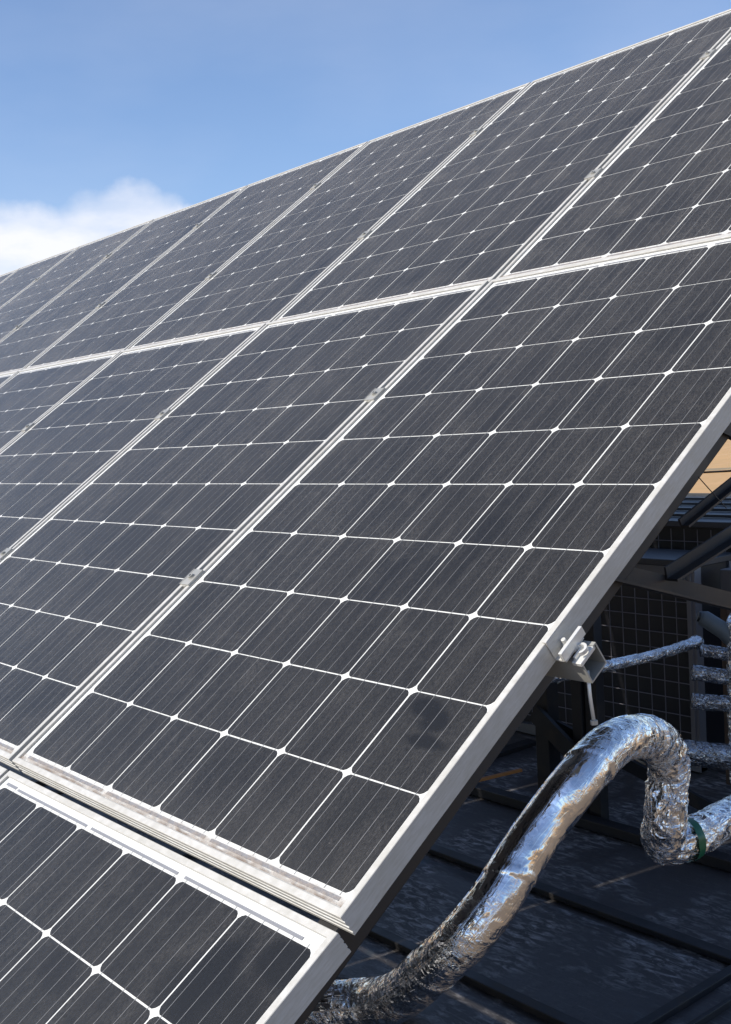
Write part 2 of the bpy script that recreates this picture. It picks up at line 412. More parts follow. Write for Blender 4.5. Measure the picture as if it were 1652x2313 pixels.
# ------------------------------------------------------------------ frame of the array
T = math.radians(35)
H0 = 1.05
cT, sT = math.cos(T), math.sin(T)
def pan(u, v, n=0.0): return Vector((u, v * cT - n * sT, H0 + v * sT + n * cT))
UD = Vector((1, 0, 0)); VD = Vector((0, cT, sT)); ND = Vector((0, -sT, cT))
PC = .1588               # cell pitch
WP, LP = .991, 1.648     # module size
MX, MY = .0233, (LP - 10 * PC) / 2
PITCH = 1.0056
LIFT = .0042            # the frame lip stands this much above the cell plane
def frame_matrix(origin, ang):
    """module matrix: x along the row, y up the slope, z the outward normal"""
    y = VD * math.cos(ang) + ND * math.sin(ang); z = -VD * math.sin(ang) + ND * math.cos(ang)
    mm = Matrix.Identity(4)
    for i in range(3):
        mm[i][0] = UD[i]; mm[i][1] = y[i]; mm[i][2] = z[i]; mm[i][3] = origin[i]
    return mm

# ================================================================== LARGE STRUCTURE
# roof slab of the building, edge at y = 8.6
b = MB(); b.box(-9, 7, -8, 8.6, -.5, 0); roof = b.build('roof', M['screed']); tag(roof, kind='structure')
# lapped bitumen sheets under the array
rows = [(-1.7, -.72), (-.76, .38), (.34, 1.12), (1.08, 1.92), (1.88, 2.72), (2.68, 3.5), (3.46, 4.5), (4.46, 6.2)]
for i, (y0, y1) in enumerate(rows):
    z0 = .003 + .0045 * (i % 2)
    for x0, x1 in ((-8.0, -2.9), (-2.93, 1.25)):
        nx, ny = (40 if x0 < -3 else 90), 14
        vs = []; fs = []
        for q in range(ny + 1):
            for p in range(nx + 1):
                x = x0 + (x1 - x0) * p / nx; y = y0 + (y1 - y0) * q / ny
                ed = min(q, ny - q) == 0
                y2 = y + (noise.noise(Vector((x * 3.1, i * 7.7, q))) * .012 if ed else 0)
                vs.append((x, y2, z0 + .004 + .003 * max(0, noise.noise(Vector((x * 2.3, y * 2.3, i * 3))))))
        k = len(vs)
        for q in range(ny):
            for p in range(nx):
                a0 = q * (nx + 1) + p; fs.append((a0, a0 + 1, a0 + nx + 2, a0 + nx + 1))
        # skirt gives the sheet its thickness
        ring = [p for p in range(nx + 1)] + [q * (nx + 1) + nx for q in range(1, ny + 1)] + [ny * (nx + 1) + p for p in range(nx - 1, -1, -1)] + [q * (nx + 1) for q in range(ny - 1, 0, -1)]
        vs += [(vs[j][0], vs[j][1], z0) for j in ring]
        for j in range(len(ring)): fs.append((ring[j], k + j, k + (j + 1) % len(ring), ring[(j + 1) % len(ring)]))
        obj('roofing_sheet', mesh('roofing_sheet', vs, fs, M['felt'], True), roof)

# far ground well below the roof, gently rolling, out to the horizon
vs = []; fs = []
radii = [0, 15, 30, 50, 75, 100, 130, 165, 210, 270, 350, 480, 700, 1100, 2000, 4000]
NA = 96
for r in radii:
    for j in range(NA):
        an = 2 * math.pi * j / NA; x, y = r * math.cos(an), r * math.sin(an)
        h = noise.noise(Vector((x * .012, y * .012, 3))) * min(1, r / 120) * 2.2
        vs.append((x, y, -8 + h))
for i in range(len(radii) - 1):
    for j in range(NA): fs.append((i * NA + j, i * NA + (j + 1) % NA, (i + 1) * NA + (j + 1) % NA, (i + 1) * NA + j))
g = obj('ground', mesh('ground', vs, fs, M['earth'], True)); tag(g, kind='structure')
# a beaten track across the bare ground
vs = []; fs = []
for i in range(41):
    t = (i - 20) * 4.0
    cx, cy = -106 + .86 * t + 1.5 * math.sin(i * .5), 164 + .50 * t
    for w_ in (-3.2, 3.2):
        x, y = cx - .5 * w_, cy + .86 * w_
        r = math.hypot(x, y)
        vs.append((x, y, -7.55 + noise.noise(Vector((x * .012, y * .012, 3))) * min(1, r / 120) * 2.2))
    if i: fs.append(((i - 1) * 2, i * 2, i * 2 + 1, (i - 1) * 2 + 1))
g = obj('track', mesh('track', vs, fs, M['track'], True)); tag(g, kind='structure')
# outer walls of the building under the roof slab
b = MB(); b.box(-8.8, 6.8, -7.8, 8.4, -9.8, -.5); wll = b.build('building', M['render'])
tag(wll, 'tan rendered building carrying the flat roof, below the solar array', 'building')

# ------------------------------------------------------------------ black steel substructure
SF = empty('steel_support_frame', 'black painted steel framework of beams, posts and braces holding up the panel array', 'frame', (0, 0, 0))
def P(u, v, n): return pan(u, v, n)
for u in (.865, -1.14, -3.15):
    b = MB(); b.bar(P(u, -1.62, -.101), P(u, 3.30, -.101), .04, .05, ND); b.build('rafter', M['steel'], SF, bevel=.003)
for x in (-1.10, -3.15):
    b = MB(); b.box(x - .036, x + .036, 2.62, 2.69, .0, 2.72); b.build('post', M['steel'], SF, bevel=.003)
for x in (.865, -1.14, -3.15):
    b = MB(); b.box(x - .025, x + .025, -1.18, -1.13, 0, .22); b.build('post', M['steel'], SF)
b = MB(); b.box(.84, .89, 2.62, 2.67, 0, 2.72); b.build('post', M['steel'], SF)
b = MB(); b.box(-.935, -.885, 2.62, 2.68, .0, .92); b.build('post', M['steel'], SF, bevel=.003)
b = MB(); b.box(-.875, -.815, 2.63, 2.68, .0, .92); b.build('post', M['steel'], SF, bevel=.003)
b = MB(); b.bar((-1.12, 2.60, .42), (-.80, 2.60, .20), .02, .075, Vector((0, 0, 1))); b.build('brace', M['steel'], SF)
b = MB(); b.bar((-1.06, 2.66, .36), (-.28, 2.9, .02), .02, .05, Vector((0, 0, 1))); b.build('brace', M['steel'], SF)
# purlins at the far top, base beams on the roof
for y, z, w, h in ((1.37, .055, .040, .022), (1.98, .045, .050, .020), (2.57, .045, .06, .04)):
    b = MB(); b.box(-3.3, (.9 if y != 1.39 else .9), y - w / 2, y + w / 2, .012, .012 + h); b.build('base_beam', M['steel'], SF, bevel=.003)
for x, w in ((.225, .030), (.315, .014), (-1.78, .07), (-3.15, .06)):
    b = MB(); b.box(x - w / 2, x + w / 2, -1.2, 3.3, .0105, .0105 + .022); b.build('base_beam', M['steel'], SF, bevel=.003)
# truss members that show to the right of the array edge (in the plane of the end frame)
X0 = .865
b = MB(); b.angle((X0, .60, 1.358), (X0, 2.64, .78), .033, .004, (0, .1, .995), (1, 0, 0)); b.build('brace', M['steel'], SF)
b = MB(); b.angle((X0 + .005, .775, 1.333), (X0 + .005, 2.0, 1.643), .024, .004, (0, -.2, .98), (1, 0, 0)); b.build('brace', M['steel'], SF)
b = MB(); b.angle((X0, .83, 1.418), (X0, 1.60, 1.705), .017, .004, (0, -.5, .86), (1, 0, 0)); b.build('brace', M['steel'], SF)
b = MB(); b.angle((X0 + .01, .86, 1.595), (X0 + .01, 1.9, 1.28), .018, .004, (0, .2, .98), (1, 0, 0)); b.build('brace', M['steel'], SF)
# ------------------------------------------------------------------ rails (strut channel) under the panels
def strut_profile():
    w, t, l = .0205, .0025, .0075
    # open towards +z ; (y, z), z from -.041 to 0
    return [(-w, -.041), (w, -.041), (w, 0), (w - l, 0), (w - l, -.007), (w - l + t, -.007), (w - l + t, -t), (w - t, -t), (w - t, -.041 + t),
            (-w + t, -.041 + t), (-w + t, -t), (-w + l - t, -t), (-w + l - t, -.007), (-w + l, -.007), (-w + l, 0), (-w, 0)]
def rail_mesh(x0, x1):
    pr = strut_profile(); k = len(pr); vs = [(x, y, z) for x in (x0, x1) for y, z in pr]
    fs = [(i, (i + 1) % k, k + (i + 1) % k, k + i) for i in range(k)]
    me = mesh('mounting_rail', vs, fs + [tuple(range(k - 1, -1, -1)), tuple(range(k, 2 * k))], M['galv'])
    return me
rail_me = rail_mesh(-8.2, 1.004)
AT, A0, AB = .0179, 0.0, -.0544
O_TOP = P(0, 1.6525, -.0048); O_BOT = P(0, -.0738, -.0092)
rail_defs = [
    (P(0, .468, -.0365), A0, 'galvanised channel rail with its open end jutting past the panel edge at the bolted clamp'),
    (P(0, 1.125, -.0365), A0, 'galvanised channel rail under the upper half of the middle panel row'),
    (O_TOP + VD * .5 - ND * .0365 + ND * .5 * AT, AT, 'galvanised channel rail under the lower half of the top panel row'),
    (O_TOP + VD * 1.215 - ND * .0365 + ND * 1.215 * AT, AT, 'galvanised channel rail under the upper half of the top panel row'),
    (O_BOT - VD * .45 - ND * .0365 - ND * .45 * AB, AB, 'galvanised channel rail under the upper half of the bottom panel row'),
    (O_BOT - VD * 1.15 - ND * .0365 - ND * 1.15 * AB, AB, 'galvanised channel rail under the lower half of the bottom panel row')]
for o_, an, lab in rail_defs:
    r_ = obj('mounting_rail', rail_me); r_.matrix_world = frame_matrix(o_, an); tag(r_, lab, 'rail', 'channel rails under the panels')

# ================================================================== SOLAR PANELS
prof = [(0, -.035), (0, -.030), (.0014, -.0292), (.0014, -.0262), (0, -.0255), (0, -.0205), (.0014, -.0198), (.0014, -.0168), (0, -.016),
        (0, -.0105), (.0012, -.0098), (.0012, -.0078), (0, -.007), (0, -.0008), (.0008, 0), (.0100, 0), (.0105, -.0005), (.0105, -.0057), (.0020, -.0057), (.0020, -.0330), (.0280, -.0330), (.0280, -.0350)]
def ring_mesh(name, prof, mat, W=WP, L=LP):
    vs = []; k = len(prof)
    for (i, z) in prof:
        ix = 0 if (i < .0016 and z < -.005) else i        # the grooves are rolled into the short end rails only
        vs += [(ix, i, z), (W - ix, i, z), (W - ix, L - i, z), (ix, L - i, z)]
    fs = []
    for a in range(k):
        b_ = (a + 1) % k
        for c in range(4):
            d = (c + 1) % 4; fs.append((a * 4 + c, b_ * 4 + c, b_ * 4 + d, a * 4 + d))
    # from outside bottom upward the winding above faces inward, so flip
    return mesh(name, vs, [tuple(reversed(f)) for f in fs], mat)
frame_me = ring_mesh('frame', prof, M['alu'])
seal_me = ring_mesh('glazing_seal', [(.0106, -.0014), (.0119, -.0014), (.0119, -.0017), (.0106, -.0017)], M['seal'])
back_me = mesh('backsheet', [(.004, .004, -.0047), (WP - .004, .004, -.0047), (WP - .004, LP - .004, -.0047), (.004, LP - .004, -.0047)], [(0, 1, 2, 3)], M['back'])
shade_sheet_me = mesh('underside_shade_sheet', [(.004, .004, -.0053), (WP - .004, .004, -.0053), (WP - .004, LP - .004, -.0053), (.004, LP - .004, -.0053)], [(3, 2, 1, 0)], M['underside_shade'])  # added sheet below the backsheet, darkens what the foil pipe reflects
b = MB(); b.box(WP / 2 - .06, WP / 2 + .06, LP - .16, LP - .06, -.024, -.0058); junction_me = mesh('junction_box', b.v, b.f, M['cable'])
def glass_me(mat): return mesh('glass', [(.0108, .0108, -.0020), (WP - .0108, .0108, -.0020), (WP - .0108, LP - .0108, -.0020), (.0108, LP - .0108, -.0020)], [(0, 1, 2, 3)], mat)
glass_std, glass_sm, glass_wet = glass_me(M['glass']), glass_me(M['glass_smudged']), glass_me(M['glass_wet'])
# pseudo-square cell
hc, hl, ch = .1554 / 2, .1562 / 2, .0085
pts = []
for ang in range(4):
    a0 = -math.pi / 4 + ang * math.pi / 2      # corner directions, starting lower right
    corner = Vector((math.copysign(hc, math.cos(a0)), math.copysign(hl, math.sin(a0))))
    tin = Vector((math.copysign(1, corner.x), 0)) if ang % 2 == 0 else Vector((0, math.copysign(1, corner.y)))
    tout = Vector((0, math.copysign(1, corner.y))) if ang % 2 == 0 else Vector((math.copysign(1, corner.x), 0))
    # arriving edge runs along tin direction, so the cut starts ch before the corner
    pts.append(corner - tin * ch); pts.append(corner - (tin + tout) * ch * .40); pts.append(corner - tout * ch)
vs = [(p.x, p.y, 0) for p in pts] + [(p.x, p.y, -.0004) for p in pts]
k = len(pts)
cell_me = mesh('solar_cell', vs, [tuple(range(k))] + [((i + 1) % k, i, k + i, k + (i + 1) % k) for i in range(k)], M['cell'])
# five soldered ribbons per string
b = MB()
for cx in range(6):
    for q in range(5):
        x = MX + (cx + .1 + .2 * q) * PC
        b.add([(x - .00045, MY - .004, -.00395), (x + .00045, MY - .004, -.00395), (x + .00045, MY + 10 * PC + .004, -.00395), (x - .00045, MY + 10 * PC + .004, -.00395)], [(0, 1, 2, 3)])
rib_me = mesh('string_ribbons', b.v, b.f, M['ribbon'])
def bus(x0, x1, y, w): return mesh('bus_ribbon', [(x0, y, -.00385), (x1, y, -.00385), (x1, y + w, -.00385), (x0, y + w, -.00385)], [(0, 1, 2, 3)], M['bus'])
ty = MY + 10 * PC + .0030
bus_mes = [bus(MX + .004, MX + .30 * PC, ty + .001, .006), bus(MX + .35 * PC, MX + 2.10 * PC, ty, .0050), bus(MX + 2.2 * PC, MX + 3.92 * PC, ty, .0050), bus(MX + 4.04 * PC, MX + 5.80 * PC, ty, .0050),
           bus(MX + .06 * PC, MX + 1.93 * PC, MY - .0115, .0060), bus(MX + 2.04 * PC, MX + 3.96 * PC, MY - .0115, .0060), bus(MX + 4.06 * PC, MX + 5.93 * PC, MY - .0115, .0060)]

def panel(row, colm, mat, label, group, gl):
    e = empty('solar_panel', label, 'solar panel', group=group, mat=mat)
    fo = obj('frame', frame_me, e)
    obj('glazing_seal', seal_me, fo)
    obj('backsheet', back_me, e)
    obj('underside_shade_sheet', shade_sheet_me, e); obj('junction_box', junction_me, e)
    obj('glass', gl, e)
    for j in range(10):
        for i in range(6):
            c_ = obj('solar_cell', cell_me, e)
            c_.location = (MX + (i + .5) * PC + random.uniform(-.0003, .0003), MY + (j + .5) * PC + random.uniform(-.0003, .0003), -.00420)
            c_.rotation_euler = (0, 0, random.uniform(-.0022, .0022))
    rb = obj('string_ribbons', rib_me, e); tag(rb, kind='stuff')
    for bm_ in bus_mes: obj('bus_ribbon', bm_, e)
    return e

ORD = ['first', 'second', 'third', 'fourth', 'fifth', 'sixth', 'seventh', 'eighth', 'ninth']
base_mats = {
    'middle': (P(-MX, -MY, LIFT), A0),
    'top': (O_TOP + ND * LIFT - UD * MX - (VD * math.cos(AT) + ND * math.sin(AT)) * MY, AT),
    'bottom': (O_BOT + ND * LIFT - UD * MX - (VD * math.cos(AB) + ND * math.sin(AB)) * (LP - MY), AB)}
extra = {('middle', 0): 'nearest middle row solar panel, with dark smudges low by its right edge',
         ('middle', 1): 'middle row solar panel directly left of the smudged end panel',
         ('bottom', 0): 'bottom row solar panel in the lower left photo corner, bluish patch near its corner',
         ('bottom', 1): 'bottom row solar panel showing only as a sliver at the left photo edge',
         ('top', 0): 'top row solar panel at the upper right picture edge, directly above the nearest middle panel',
         ('top', 1): 'top row solar panel second from the right, the widest whole one against the blue sky'}
for row, cnt in (('bottom', 5), ('middle', 6), ('top', 9)):
    o_, an = base_mats[row]
    for c_ in range(cnt):
        lab = extra.get((row, c_)) or 'solar panel in the %s row, %s from the right end of the array' % (row, ORD[c_])
        jit = Vector((0, 0, 0)) if c_ == 0 else ND * random.uniform(-.0012, .0012)
        gl = glass_sm if (row, c_) == ('middle', 0) else glass_wet if (row, c_) == ('bottom', 0) else glass_std
        panel(row, c_, frame_matrix(o_ - UD * PITCH * c_ + jit, an), lab, 'black solar panels of the %s row' % row, gl)

# ------------------------------------------------------------------ mid clamps in the seams
def clamp_meshes():
    b = MB(); b.box(-.0175, .0175, -.023, .023, .0003, .0033)
    b.box(-.0055, .0055, -.026, .026, -.030, .0003)
    b.box(-.0175, -.0150, -.023, .023, .0033, .0040); b.box(.0150, .0175, -.023, .023, .0033, .0040)
    body = mesh('clamp_plate', b.v, b.f, M['galv'])
    b = MB(); b.tube([(0, 0, .0033), (0, 0, .0085)], .0062, 14); b.tube([(0, 0, .0033), (0, 0, .0043)], .0085, 14)
    bolt = mesh('bolt', b.v, b.f, M['galv'])
    b = MB(); b.tube([(0, 0, .0084), (0, 0, .0088)], .0030, 6); sock = mesh('bolt_socket', b.v, b.f, M['cable'])
    return body, bolt, sock
cb, cbo, cso = clamp_meshes()
for row, vs_, cnt in (('middle', (.478, 1.121), 5), ('top', (.50, 1.215), 8)):
    o_, an = base_mats[row]
    for s_ in range(cnt):
        for w_, vv in enumerate(vs_):
            mm = frame_matrix(o_, an) @ Matrix.Translation((-(PITCH - WP) / 2 - PITCH * s_, MY + vv, 0))
            e = empty('mid_clamp', 'aluminium clamp on the %s seam from the right, %s row, the %s one' % (ORD[s_], row, ('lower', 'upper')[w_]),
                      'clamp', group='aluminium clamps bridging panel seams', mat=mm)
            obj('clamp_plate', cb, e); bo = obj('bolt', cbo, e); obj('bolt_socket', cso, bo)

# ------------------------------------------------------------------ end clamp on the side of the nearest panel
EM = frame_matrix(P(WP - MX, .462, LIFT), A0)       # x out from frame side, y up slope, z normal
ec = empty('end_clamp', 'bright aluminium end clamp bolted to the rail end against the side of the nearest panel', 'clamp', mat=EM)
b = MB()
b.box(.0006, .0026, -.024, .024, -.0335, .0008)           # plate against the frame side
b.box(-.0060, .0026, -.024, .024, .0008, .0022)          # lip over the frame
b.box(.0026, .0215, -.024, .024, -.0335, -.0305)          # foot resting on the rail
b.build('clamp_body', M['alu'], ec, bevel=.0005)
b = MB(); b.box(.0165, .0225, -.026, .030, -.0300, -.0150); b.build('clamp_bar', M['mill'], ec, bevel=.0006)
b = MB(); b.tube([(.0095, 0, -.0305), (.0095, 0, -.0285)], .0068, 18); b.build('washer', M['galv'], ec)
b = MB(); b.tube([(.0095, 0, -.0285), (.0095, 0, -.0215)], .0058, 6); b.tube([(.0095, 0, -.0215), (.0095, 0, -.0130)], .0036, 14)
b.build('bolt', M['mill'], ec, bevel=.0004)
# channel nut inside the open rail end
b = MB(); b.box(.0225, .0385, -.0175, .0175, -.0460, -.0400)
b.box(.0240, .0275, -.0120, .0120, -.0400, -.0340)
b.build('channel_nut', M['mill'], ec, bevel=.0006)
b = MB()
for i in range(11):
    a0 = math.radians(-60 + 24 * i); a1 = math.radians(-60 + 24 * (i + 1))
    c0 = Vector((.029, .002, -.0355))
    pts_ = [c0 + Vector((math.cos(a) * r, math.sin(a) * r, z)) for a in (a0, a1) for r in (.0072, .0112) for z in (0, .006)]
    b.add(pts_, [(0, 2, 3, 1), (4, 5, 7, 6), (1, 3, 7, 5), (0, 4, 6, 2), (2, 6, 7, 3), (0, 1, 5, 4)])
b.build('spring_ring', M['mill'], ec)
# threaded rod hanging from the rail end
p0 = P(.990, .455, -.0785)
pr_ = empty('threaded_rod', 'thin pale metal rod hanging below the open rail end', 'rod', p0)
b = MB(); b.tube([(0, 0, .012), (.001, .002, -.025), (.0045, .004, -.062)], .0028, 10); b.build('rod', M['mill'], pr_, True)
b = MB(); b.tube([(.0045, .004, -.060), (.0048, .0042, -.066)], .0055, 6); b.build('nut', M['galv'], pr_)

# ================================================================== FOIL-WRAPPED PIPES
def catmull(pts, step):
    pts = [Vector(p) for p in pts]; out = []
    pts = [pts[0] * 2 - pts[1]] + pts + [pts[-1] * 2 - pts[-2]]
    for i in range(1, len(pts) - 2):
        p0, p1, p2, p3 = pts[i - 1:i + 3]
        n = max(2, int((p2 - p1).length / step))
        for k in range(n):
            t = k / n
            out.append((.5 * ((2 * p1) + (p2 - p0) * t + (2 * p0 - 5 * p1 + 4 * p2 - p3) * t * t + (3 * p1 - p0 - 3 * p2 + p3) * t ** 3), i - 1 + t))
    out.append((pts[-2].copy(), len(pts) - 3.0))
    return out
def foil_pipe(pts, radius, mat, crumple, seed, nseg=72, step=.004, amp=1.0, radf=None, wraps=True):
    """tube along pts; crumple(k) in 0..1 is how wrinkled the wrap is at control-point index k"""
    path = catmull(pts, step); n = nseg
    t0 = (path[1][0] - path[0][0]).normalized(); nn = t0.cross(Vector((0, 0, 1))).normalized()
    vs = []; cr = []; uv = []; frames = []; L = 0
    for i, (p, kk) in enumerate(path):
        a_, b_ = path[max(i - 1, 0)][0], path[min(i + 1, len(path) - 1)][0]
        t = (b_ - a_).normalized(); nn = (nn - t * nn.dot(t)).normalized(); bb = t.cross(nn)
        if i: L += (p - path[i - 1][0]).length
        c = crumple(kk); r0 = radius * (radf(kk) if radf else 1)
        frames.append((p, nn.copy(), bb, L, r0))
        for j in range(n):
            th = 2 * math.pi * j / n; d = nn * math.cos(th) + bb * math.sin(th)
            q = p + d * r0; s = q / radius * .05
            lo = noise.noise(q * 9 + Vector((seed, 0, 0))) * .0014
            w1 = abs(noise.noise(Vector((L * 30, th * 2.0, seed)) + q * 6)) - .22
            w2 = abs(noise.noise(q * 55 + Vector((seed, 5, 0)))) - .2
            w3 = abs(noise.noise(q * 120 + Vector((0, seed, 0)))) - .2
            dd = lo + amp * c * (-w1 * .0085 - w2 * .0060 - w3 * .0012)
            if wraps:      # overlapping foil sleeves: each one ends in a small step
                ph = (L / .21 + .06 * math.sin(th + seed)) % 1.0
                dd += .0012 * (1 - ph) + (.0012 if ph < .06 else 0)
            vs.append(q + d * dd); cr.append(min(1, c + .30 * max(0, -d.z) ** .7)); uv.append((L, th * radius, seed))
    fs = []
    for i in range(len(path) - 1):
        for j in range(n): fs.append((i * n + j, i * n + (j + 1) % n, (i + 1) * n + (j + 1) % n, (i + 1) * n + j))
    fs += [tuple(range(n - 1, -1, -1)), tuple(range((len(path) - 1) * n, len(path) * n))]
    me = mesh('foil_wrap', vs, fs, mat, True)
    at = me.attributes.new('crumple', 'FLOAT', 'POINT')
    at.data.foreach_set('value', cr)
    au = me.attributes.new('wrap', 'FLOAT_VECTOR', 'POINT')
    au.data.foreach_set('vector', [c for u_ in uv for c in u_])
    return me, frames
def seam_fin(frames, ang, i0, i1, h, mat, seed):
    vs = []; fs = []
    for k, i in enumerate(range(i0, i1)):
        p, nn, bb, L, r0 = frames[i]
        view = (p - CAM).normalized(); tt = nn.cross(bb).normalized()
        sil = tt.cross(view).normalized()
        if sil.dot(ang) < 0: sil = -sil
        sil = (sil - view * .12).normalized()
        th = math.atan2(bb.dot(sil), nn.dot(sil)) + .06 * noise.noise(Vector((L * 5, seed, 0)))
        d = nn * math.cos(th) + bb * math.sin(th); tn = -nn * math.sin(th) + bb * math.cos(th)
        hh = h * (.7 + .9 * abs(noise.noise(Vector((L * 22, seed, 4)))))
        lean = .002 * noise.noise(Vector((L * 40, seed, 9)))
        for q in (p + d * (r0 - .003) - tn * .0006, p + d * (r0 + hh) + tn * lean, p + d * (r0 + hh) + tn * (lean + .0008), p + d * (r0 - .003) + tn * .0009): vs.append(q)
        if k:
            a_ = (k - 1) * 4; c_ = k * 4
            for j in range(3): fs.append((a_ + j, a_ + j + 1, c_ + j + 1, c_ + j))
    me = mesh('foil_seam', vs, fs, mat)
    at = me.attributes.new('crumple', 'FLOAT', 'POINT'); at.data.foreach_set('value', [.5] * len(vs))
    return me
def band(frames, i0, i1, grow, n, mat, wave=.002):
    vs = []; fs = []
    for i in range(i0, i1 + 1):
        p, nn, bb, L, r0 = frames[i]
        for j in range(n):
            th = 2 * math.pi * j / n; d = nn * math.cos(th) + bb * math.sin(th); t = nn.cross(bb)
            vs.append(p + d * (r0 + grow + .0012 * noise.noise(d * 6)) + t * wave * math.sin(th * 3 + 1) * (1 if i in (i0, i1) else 0))
    m_ = i1 - i0
    for i in range(m_):
        for j in range(n): fs.append((i * n + j, i * n + (j + 1) % n, (i + 1) * n + (j + 1) % n, (i + 1) * n + j))
    return mesh('tape_band', vs, fs, mat, True)

MAIN = [(-0.324, 0.742, 0.127), (-0.142, 0.738, 0.226), (-0.038, 0.789, 0.255), (0.087, 0.79, 0.317), (0.227, 0.785, 0.441), (0.309, 0.8, 0.526),
        (0.349, 0.857, 0.604), (0.361, 0.928, 0.677), (0.376, 1.0, 0.744), (0.403, 1.073, 0.817), (0.381, 1.209, 0.857), (0.358, 1.338, 0.851),
        (0.301, 1.5, 0.794), (0.277, 1.574, 0.735), (0.263, 1.597, 0.68), (0.261, 1.589, 0.629), (0.259, 1.58, 0.563), (0.23, 1.614, 0.483),
        (0.243, 1.708, 0.473), (0.228, 1.927, 0.472), (0.223, 2.238, 0.481)]
MAIN = [tuple(CAM + (Vector(q) - CAM) * .68) for q in MAIN]
CR = [.7, .55, .42, .36, .34, .26, .18, .12, .10, .12, .24, .30, .5, 1, 1, 1, 1, 1, .75, .4, .4, .4]
RF = [1.15, 1.1, 1.05, 1.03, 1.02, 1.02, 1.02, 1.0, 1.0, 1.02, 1.0, 1.0, 1.03, 1.0, 1.0, 1.0, 1.02, 1.10, .98, .95, .95, .95]
lerp = lambda T_, k: T_[int(k)] * (1 - k % 1) + T_[min(int(k) + 1, len(T_) - 1)] * (k % 1)
pipe = empty('foil_wrapped_pipe', 'thick pipe in crumpled shiny foil arching beneath the array, green tape at its elbow', 'pipe', MAIN[0])
off = -Vector(MAIN[0])
me, fr = foil_pipe(MAIN, .0352, M['foil'], lambda k: lerp(CR, k), 3.1, 84, .0026, .85, lambda k: lerp(RF, k))
o = obj('foil_wrap', me, pipe); o.location = off
NF = len(fr)
# seam runs on the side away from the camera to the upper left: angle found from the frame
def ang_for(fr_, target):
    p, nn, bb, L, r0 = fr_; return math.atan2(bb.dot(target), nn.dot(target))
mid = fr[int(NF * .34)]
side = Vector((-R_[0][0] - R_[0][1] * .8, -R_[1][0] - R_[1][1] * .8, -R_[2][0] - R_[2][1] * .8)).normalized()
o = obj('foil_seam', seam_fin(fr, side, int(NF * .10), int(NF * .55), .0013, M['foil'], 2.0), pipe); o.location = off
ig = min(range(NF), key=lambda i: (fr[i][0] - (CAM + (Vector((.2405, 1.690, .474)) - CAM) * .68)).length)
o = obj('tape_band', band(fr, ig - 2, ig + 2, .0045, 48, M['green']), pipe); o.location = off
o['label'] = 'green tape band round the pipe elbow'

THIN = [(-0.797, 2.124, 0.68), (-0.718, 2.3, 0.678), (-0.672, 2.513, 0.683), (-0.614, 2.743, 0.693), (-0.587, 2.936, 0.707), (-0.588, 3.013, 0.707)]
e = empty('foil_wrapped_pipe', 'thin foil-wrapped pipe rising to the right in front of the wire grille', 'pipe', THIN[0])
me, fr2 = foil_pipe(THIN, .0215, M['foil'], lambda k: .5 + .3 * min(1, k / 4), 8.0, 36, .005, .55, lambda k: 1 if k < 4 else 1 + .35 * math.sin(min(k - 4, 1) * math.pi) - max(0, k - 4.5) * 1.2, False)
o = obj('foil_wrap', me, e); o.location = -Vector(THIN[0])

def small_pipe(pts, r, label, mat='foil_dull', seed=1.0, cr=1.0):
    e = empty('foil_wrapped_pipe', label, 'pipe', pts[0])
    me, _ = foil_pipe(pts, r, M[mat], lambda k: cr, seed, 36, .006, .9, None, False)
    o = obj('foil_wrap', me, e); o.location = -Vector(pts[0]); return e
small_pipe([(-.362, 2.915, .20), (-.366, 2.925, .45), (-.372, 2.94, .76), (-.372, 2.945, .81), (-.33, 2.99, .835), (-.25, 3.07, .838)], .047,
           'upright crumpled foil pipe cut by the right picture edge beside the wire grille', 'foil', 4.0)
small_pipe([(-.492, 2.806, .630), (-.470, 2.832, .624), (-.405, 2.908, .604)], .029, 'upper dull foil branch pipe joining the upright foil pipe', seed=5.0)
small_pipe([(-.490, 2.797, .521), (-.470, 2.820, .517), (-.403, 2.899, .504)], .031, 'lower dull foil branch pipe joining the upright foil pipe', seed=6.0)
small_pipe([(-.475, 2.845, .712), (-.44, 2.885, .700), (-.39, 2.94, .680)], .024, 'topmost dark foil branch pipe behind the grey insulated stub', seed=9.0)
small_pipe([(-.58, 2.68, .335), (-.496, 2.767, .328), (-.392, 2.89, .302), (-.15, 3.18, .26)], .048, 'low foil pipe running right behind the arch of the thick foil pipe', seed=7.0, cr=.8)
e = empty('pipe_stub', 'grey rubber insulated pipe stub with a slanted end beside the grille post', 'pipe', (-.49, 2.86, .835))
b = MB(); b.tube([(0, 0, 0), (.012, .014, -.006), (.075, .05, -.055), (.13, .09, -.13)], [.022, .031, .033, .033], 20); b.build('insulation', M['rubber'], e, True)
b = MB(); b.tube([(-.004, -.003, .003), (.002, .002, 0)], .020, 16); b.build('pipe_end', M['cable'], e)

